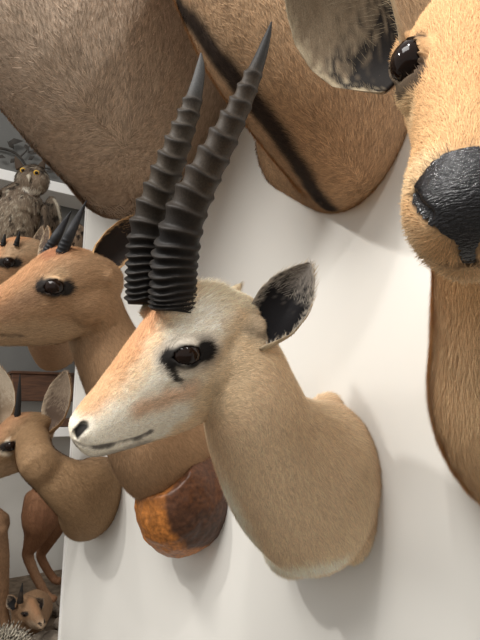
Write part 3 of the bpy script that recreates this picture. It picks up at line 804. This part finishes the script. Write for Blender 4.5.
# dark wooden stand on the lower shelf
def stand():
    base = on_line(SH2, -.19) + ZUP * .042 - SN * .14
    root = thing('wooden_stand', 'dark brown wooden stand on the lower white shelf behind the black horn', 'stand', base)
    W_, D_ = .30, .12
    def bx(name, o, a, b, c, m=M_WOOD):
        V, F = box_pts(base + SD * o[0] + SN * o[1] + ZUP * o[2], SD * a, SN * b, ZUP * c)
        me = smooth_mesh(name, V, F); me.polygons.foreach_set('use_smooth', [False] * 6); ob = link(name, me, m, root); bevel_mesh(ob, .003); return ob
    bx('plinth_board', (0, 0, 0), W_ + .03, D_, .035)
    for x in (.012, W_ - .022):
        for y in (.012, D_ - .022): bx('leg', (x, y, .035), .014, .014, .075)
    bx('box', (0, 0, .110), W_, D_, .115)
    bx('lid', (-.008, -.004, .225), W_ + .016, D_ + .012, .012)
stand()

def creature(name, label, cat, loc, shape, voxel, base, ops, combs, ln, wd, seed, smooth=5, per=2, warp=.006, wf=60, vary=.2):
    root = thing(name, label, cat, loc)
    V, F = fuse(shape, voxel, smooth); C = paint(V, base, ops, warp=warp, wf=wf)
    return root, V, F, C

# ---- owl
def owl():
    D = 1.70; S = D / FPX
    X = unit(dvec((1, 0, 0))); Y = unit(dvec((0, 1, 0))); Zt = -unit(at(30, 200, 1) - np.array([0, 0, HC]))
    root = thing('owl', 'mottled brown owl with yellow eyes perched by the upper white shelf', 'owl', at(16, 268, D))
    hc, bc = at(32, 181, D), at(15, 224, D)
    sh = Shape()
    sh.ell(hc, np.stack([X * .064, Y * .060, Zt * .056]))
    ax = unit(at(30, 195, D) - at(12, 262, D)); sx = unit(np.cross(ax, Zt))
    sh.ell(bc, np.stack([sx * .092, ax * .158, Zt * .086]))
    sh.tube([row(at(28, 197, D), .06, .056), row(at(23, 210, D), .08, .07)], Zt, cap=False)
    sh.tube([row(at(4, 255, D + .03), .05, .04), row(at(0, 285, D + .06), .04, .02)], Zt)
    V, F = fuse(sh, .004, 5)
    C = paint(V, lin(124, 104, 84), [([at(16, 215, D - .08), at(10, 250, D - .08)], .03, .08, lin(140, 122, 100), .8)])
    n1 = fbm(V * [1, 1, .55], 75); n2 = fbm(V, 150)
    dk = sm(.10, .28, n1)[:, None]; C = C * (1 - dk * .85) + lin(46, 36, 30) * dk * .85
    lt = sm(.10, .30, n2)[:, None]; C = C * (1 - lt * .7) + lin(196, 182, 158) * lt * .6
    bib = touch(V, F, [(25, 188), (31, 190.5), (38, 191)])
    C2 = paint(V, (0, 0, 0), [(bib, .006, .014, (1, 1, 1), 1)], warp=.003)[:, :1]; C = C * (1 - C2) + lin(214, 204, 188) * C2
    face = touch(V, F, [(26, 175), (36, 178)])
    C3 = paint(V, (0, 0, 0), [([p], .012, .022, (1, 1, 1), .7) for p in face], warp=.002)[:, :1]; C = C * (1 - C3) + lin(150, 128, 104) * C3
    me = furry('body', V, F, C, np.tile(-ax, (len(V), 1)), .013, .003, lift=.25, per=1, seed=71); link('body', me, M_FUR, root)
    for (px, py) in ((23, 170.5), (36.5, 173)):
        p = touch(V, F, [(px, py)])[0]; e = ball('eye', p - Zt * .001, .0105, M_YEL, root); ball('pupil', p + Zt * .0062, .0062, M_EYE, e)
    b0 = touch(V, F, [(29, 176)])[0]
    bk = Shape(); bk.tube([row(b0 - Zt * .004, .009, .007), row(b0 + Zt * .012 - Y * .006, .006, .005), row(b0 + Zt * .014 - Y * .020, .0012, .0012)], X)
    m_ = bk.mesh('beak'); link('beak', m_, M_BEAK, root)
    for a, b in (((20, 168), (15, 156)), ((40, 170), (45, 159))):
        t = Shape(); t.tube([row(at(*a, D), .016, .008), row(at((a[0] + b[0]) / 2, (a[1] + b[1]) / 2, D), .011, .006), row(at(*b, D), .001, .001)], X)
        me = t.mesh('ear_tuft'); set_col(me, np.tile(lin(76, 62, 50), (len(me.vertices), 1))); link('ear_tuft', me, M_FUR, root)
    for sgn in (1, -1):
        t = Shape(); a = bc + sx * sgn * .076 + ax * .09; b = bc + sx * sgn * .094 - ax * .02; c = bc + sx * sgn * .08 - ax * .20
        t.tube([row(a, .05, .018), row(b, .07, .022), row(c, .015, .008)], Zt)
        V2, F2 = fuse(t, .005, 3); k = sm(-.05, .15, fbm(V2 * [1, 1, .5], 80))[:, None]
        C2 = lin(112, 94, 76) * (1 - k) + lin(44, 36, 30) * k
        link('wing', furry('wing', V2, F2, C2, np.tile(-ax, (len(V2), 1)), .016, .004, lift=.15, per=1, seed=72), M_FUR, root)
M_YEL, _t, _p = mat('amber_eye'); _p.inputs['Base Color'].default_value = (*lin(214, 168, 60), 1); _p.inputs['Roughness'].default_value = .15
M_BEAK, _t, _p = mat('pale_horn_beak'); _p.inputs['Base Color'].default_value = (*lin(186, 176, 156), 1); _p.inputs['Roughness'].default_value = .4
owl()

def bird(label, c, tip, rx, D, seed, edge=None, dark=lin(54, 44, 36), light=lin(126, 108, 88)):
    root = thing('bird', label, 'bird', at(c[0], c[1] + 14, D))
    Zt = -unit(at(*c, 1) - np.array([0, 0, HC])); P = lambda x, y, d=0: at(x, y, D + d)
    sh = Shape(); S = D / FPX
    ax = unit(P(*tip) - P(*c)); sx = unit(np.cross(ax, Zt)); cc, tp = P(*c), P(*tip)
    L = np.linalg.norm(tp - cc)
    sh.tube([row(cc - ax * L * .5, rx * .55 * S, rx * .4 * S), row(cc, rx * S, rx * .62 * S), row(cc + ax * L * .5, rx * .86 * S, rx * .5 * S), row(tp - ax * .01, rx * .30 * S, rx * .22 * S)], sx)
    V, F = fuse(sh, .004, 4); k = sm(-.1, .2, fbm(V, 90))[:, None]; C = light * (1 - k) + dark * k
    if edge:
        e = touch(V, F, edge); m_ = paint(V, (0, 0, 0), [(e, .003, .009, (1, 1, 1), .95)], warp=.001)[:, :1]; C = C * (1 - m_) + lin(206, 194, 172) * m_
    link('body', furry('body', V, F, C, np.tile(-ax, (len(V), 1)), .012, .003, lift=.2, per=1, seed=seed), M_FUR, root)
    hd = Shape(); hc = cc - ax * L * .62 - Zt * rx * .5 * S
    hd.ell(hc, np.stack([sx, ax, Zt]) * rx * .42 * S)
    V, F = fuse(hd, .004, 2); k = sm(-.1, .2, fbm(V, 90))[:, None]
    link('head', furry('head', V, F, light * (1 - k) + dark * k, np.tile(-ax, (len(V), 1)), .008, .002, per=1, seed=seed + 1), M_FUR, root)
bird('mottled brown bird with a pale edged folded wing beside the owl', (51, 222), (52, 195), 10, 1.93, 75, edge=[(54, 199), (56.5, 204), (58.5, 210), (59.5, 217), (60, 224)])
bird('small mottled brown bird at the panel edge behind the dark horns', (77, 240), (80, 222), 9, 1.74, 77, dark=lin(44, 34, 28), light=lin(150, 122, 94))

# ---- dark leafy branch on the shaded upper back wall
def branch():
    p = [alc(-14, 146, .02), alc(8, 150, .025), alc(20, 157, .03), alc(30, 170, .03), alc(44, 168, .03), alc(60, 172, .02)]
    root = thing('branch', 'dark leafy branch against the shaded grey wall above the owl', 'branch', p[1])
    sh = Shape(); sh.tube([row(q, .007 - .0007 * i, .007 - .0007 * i) for i, q in enumerate(p)], ZUP, n=8)
    sh.tube([row(p[2], .004, .004), row(alc(27, 150, .03), .003, .003), row(alc(33, 140, .03), .0015, .0015)], ZUP, n=8)
    link('stem', sh.mesh('stem'), M_DARKLEAF, root)
    for (x0, y0), (x1, y1), wd in (((8, 142), (24, 141), 3.6), ((14, 149), (7, 141), 3), ((25, 144), (29, 152), 3), ((27, 152), (40, 154), 2.6), ((-2, 156), (6, 158), 2.5), ((10, 163), (16, 158), 2.4), ((28, 160), (35, 156), 2.4), ((42, 164), (54, 160), 2.6), ((45, 171), (58, 172), 2.2), ((33, 140), (38, 134), 2)):
        a, b = alc(x0, y0, .03), alc(x1, y1, .045); t = b - a; sd = unit(np.cross(t, SN)) * wd * 2.1 / FPX; n = 0
        V = [a, a + t * .35 + sd + SN * .004, b, a + t * .4 - sd + SN * .004, a + t * .4 + SN * .010]
        F = [(n, n + 1, n + 4), (n + 1, n + 2, n + 4), (n + 2, n + 3, n + 4), (n + 3, n, n + 4)]
        link('leaf', smooth_mesh('leaf', np.array(V), F), M_DARKLEAF, root)
M_DARKLEAF = noise_mat('dark_dry_leaf', lin(40, 36, 32), lin(62, 56, 50), 40, rough=.7)
branch()

# ---- rocky plinth with little animals
PT = alc(40, 573, 0); PZ = PT[2]
V_, F_ = box_pts(np.array([AB[0], AB[1], 0]) - SD * .9 + ZUP * (PZ - .06), SD * 2.4, SN * .75, ZUP * .06)
tag(structure('plinth_top', V_, F_, M_SOIL), 'earthy display plinth top at the bottom of the alcove', 'plinth'); del bpy.data.objects['plinth_top']['label']; del bpy.data.objects['plinth_top']['category']
def ground(px, py):
    d = at(px, py, 1.0) - np.array([0, 0, HC]); return np.array([0, 0, HC]) + d * ((PZ - HC) / d[2])

def rock(px, py, r, sq, seed, label):
    rng = np.random.default_rng(seed); g = ground(px, py); bm = bmesh.new(); bmesh.ops.create_icosphere(bm, subdivisions=3, radius=1.0)
    V = np.array([v.co[:] for v in bm.verts]); F = [[v.index for v in f.verts] for f in bm.faces]; bm.free()
    off = rng.random(3) * 9; V = V * (1 + .45 * fbm(V + off, 1.1) + .12 * fbm(V + off, 4))[:, None]
    V = V * [r * rng.uniform(.9, 1.25), r, r * sq]; V[:, 2] -= V[:, 2].min() + r * .15 * sq; V += g
    me = smooth_mesh('rock', V, F); me.polygons.foreach_set('use_smooth', [False] * len(F))
    tag(link('rock', me, M_ROCK), label, 'rock', 'rocks on the plinth')
for i, (x, y, r, q, lb) in enumerate([(67, 592, .024, .7, 'grey brown rock beside the small hoof against the panel edge'), (59, 616, .022, .7, 'grey brown rock just right of the little horned head'), (64, 629, .026, .8, 'grey brown rock against the panel edge at the bottom'),
        (41, 643, .026, .7, 'grey brown rock below the nose of the little horned head'), (53, 646, .032, .6, 'grey brown rock at the very bottom near the panel'), (64, 607, .026, .9, 'small upright rock against the panel below the hoof')]):
    rock(x, y, r, q, 80 + i, lb)

def leg_tube(sh, pts, D, hint):
    sh.tube([row(at(x, y, D + dd), r * D / FPX, r * .85 * D / FPX) for x, y, dd, r in pts], hint, n=14)

def standing():
    D = ground(52, 600); D = float(depth(D))
    root = thing('small_antelope', 'small reddish brown antelope standing on the rocks with hind legs showing', 'antelope', ground(53, 600))
    sh = Shape(); H = -N
    leg_tube(sh, [(45, 498, .02, 20), (41, 518, 0, 19), (37, 533, 0, 13), (31, 546, .0, 8), (28, 555, .0, 5.6), (33, 570, 0, 4.6), (41, 586, 0, 4.2), (47, 596, 0, 4.2), (54, 600, -.01, 4.4)], D, H)
    leg_tube(sh, [(58, 500, .10, 18), (52, 525, .11, 15), (45, 545, .12, 8), (41, 556, .12, 5), (47, 569, .12, 4.2), (54, 579, .12, 4), (59, 581, .11, 4)], D, H)
    sh.tube([row(at(44, 500, D + .05), .085, .07), row(at(70, 492, D + .10), .09, .08), row(at(110, 488, D + .17), .085, .075), row(at(140, 478, D + .23), .07, .06), row(at(150, 450, D + .25), .045, .04)], ZUP)
    for dd in (.17, .26): leg_tube(sh, [(122, 500, dd, 14), (122, 530, dd, 8), (122, 556, dd, 5), (122, 580, dd, 4), (126, 585, dd, 4)], D, H)
    V, F = fuse(sh, .0045, 5)
    C = paint(V, lin(140, 92, 54), [([at(28, 555, D), at(50, 598, D)], .01, .03, lin(150, 108, 70), .7), ([at(30, 505, D), at(48, 520, D - .05)], .02, .06, lin(118, 72, 40), .6)])
    link('body', furry('body', V, F, C, np.tile(-ZUP + SD * .3, (len(V), 1)), .008, .002, per=1, seed=91), M_FUR, root)
standing()

def left_leg():
    g = ground(5, 628); D = float(depth(g))
    root = thing('small_antelope', 'brown antelope mostly outside the frame, one slim leg at bottom left corner', 'antelope', g)
    sh = Shape(); H = -N
    leg_tube(sh, [(-8, 535, 0, 15), (0, 556, 0, 9), (3, 572, 0, 6), (4, 592, 0, 4.6), (4, 612, 0, 4.4), (6, 626, -.005, 5)], D, H)
    leg_tube(sh, [(-24, 535, .1, 15), (-22, 560, .1, 9), (-20, 590, .1, 5), (-18, 612, .1, 5)], D, H)
    sh.tube([row(at(-4, 530, D + .05), .06, .06), row(at(-40, 520, D + .04), .09, .08), row(at(-80, 525, D + .0), .085, .075)], ZUP)
    for dd in (-.04, .05): leg_tube(sh, [(-80, 540, dd, 14), (-80, 580, dd, 7), (-80, 625, dd, 4.6)], D, H)
    V, F = fuse(sh, .0045, 5); C = paint(V, lin(134, 96, 60), [])
    link('body', furry('body', V, F, C, np.tile(-ZUP, (len(V), 1)), .008, .002, per=1, seed=92), M_FUR, root)
left_leg()

def little_head():
    g = ground(20, 649); D = float(depth(g)) + .02
    h = Head((.74, -.26, -.62), (.64, .0, .77), (25, 614), D, .50, side=-1)
    # keep the skull's up axis upwards
    root = thing('small_antelope', 'little brown antelope lying on the rocks, dark horn upright and nose pointing right', 'antelope', g)
    bk = unit(-SN + SD * .40)
    neck = [row(g + bk * .16 + ZUP * .05, .06, .055), row(g + bk * .10 + ZUP * .055, .052, .05), row(h.w(-.02, -.09, 0), .036, .034), row(h.w(.02, -.06, 0), .028, .026)]
    def extra(sh):
        sh.tube([row(g + bk * .10 + ZUP * .04, .05, .055), row(g + bk * .17 + ZUP * .045, .052, .055), row(g + bk * .21 + ZUP * .04, .040, .045)], ZUP)
    c = dict(base=lin(140, 104, 68), head=[([(.22, -.05, 0), (.15, -.08, .02)], .02, .05, lin(176, 150, 120), .8), ([(.06, .012, 0), (.15, 0, 0)], .01, .03, lin(150, 104, 62), .8)])
    antelope_skin(root, h, GAZ, neck, .0035, c, [(g, (0, 0, -1))], 95, ln=.006, wd=.0016, per=1, extra=extra, hint=ZUP)
    horn('horn', [[*at(20, 602, D), 3.6 * D / FPX], [*at(21, 594, D), 2.4 * D / FPX], [*at(22.5, 583, D), .4 * D / FPX]], [.2, .4], root, h.f, amp=.06, nring=40, smooth_from=.5, col=(.02, .014, .01), pale=(.05, .035, .025))
    ear('ear', at(14, 609, D + .01), at(8, 596, D + .03), (-.1, -1, .1), .018, root, lin(20, 17, 16), lin(150, 130, 110), lin(120, 90, 62), lin(80, 66, 54), seed=20, hair=.005)
    ear('ear', at(33, 609, D + .03), at(43, 599, D + .05), (.1, -1, .1), .020, root, lin(20, 17, 16), lin(150, 130, 110), lin(120, 90, 62), lin(80, 66, 54), seed=21, hair=.005)
little_head()

def quills():
    g = ground(10, 655); rng = np.random.default_rng(5); D = float(depth(g)) - .06
    c = at(4, 653, D); root = thing('quill_animal', 'black and white striped quilled bundle in the bottom left corner', 'animal', c)
    sh = Shape(); ax = np.stack([SD * .050, SN * .05, ZUP * .045]); sh.ell(c, ax)
    V, F = fuse(sh, .005, 2); link('body', smooth_mesh('body', V, F, np.tile(lin(58, 46, 38), (len(V), 1))), M_FUR, root)
    Nn = normals(V, F); VV, FF, CC = [], [], []
    for k in rng.permutation(len(V))[:520]:
        if Nn[k][2] < -.1: continue
        d = unit(Nn[k] * .7 + np.array([.5, -.1, .5]) + rng.normal(0, .2, 3)); L = rng.uniform(.02, .042); s_ = unit(np.cross(d, rng.normal(0, 1, 3))); q = np.cross(d, s_)
        for i in range(6):
            t = i / 5; r = .0026 * (1 - t) ** .6 + .0002
            for j in range(4):
                a = j * math.pi / 2; VV.append(V[k] - d * .004 + d * L * t + (s_ * math.cos(a) + q * math.sin(a)) * r); CC.append(lin(216, 206, 188) if i % 3 != 1 else lin(28, 24, 22))
        b = len(VV) - 24
        for i in range(5):
            for j in range(4): FF.append((b + i * 4 + j, b + i * 4 + (j + 1) % 4, b + i * 4 + 4 + (j + 1) % 4, b + i * 4 + 4 + j))
    o = link('quills', smooth_mesh('quills', np.array(VV), FF, np.array(CC)), M_FUR, root); o['kind'] = 'stuff'; o['label'] = 'striped black and white quills'
quills()
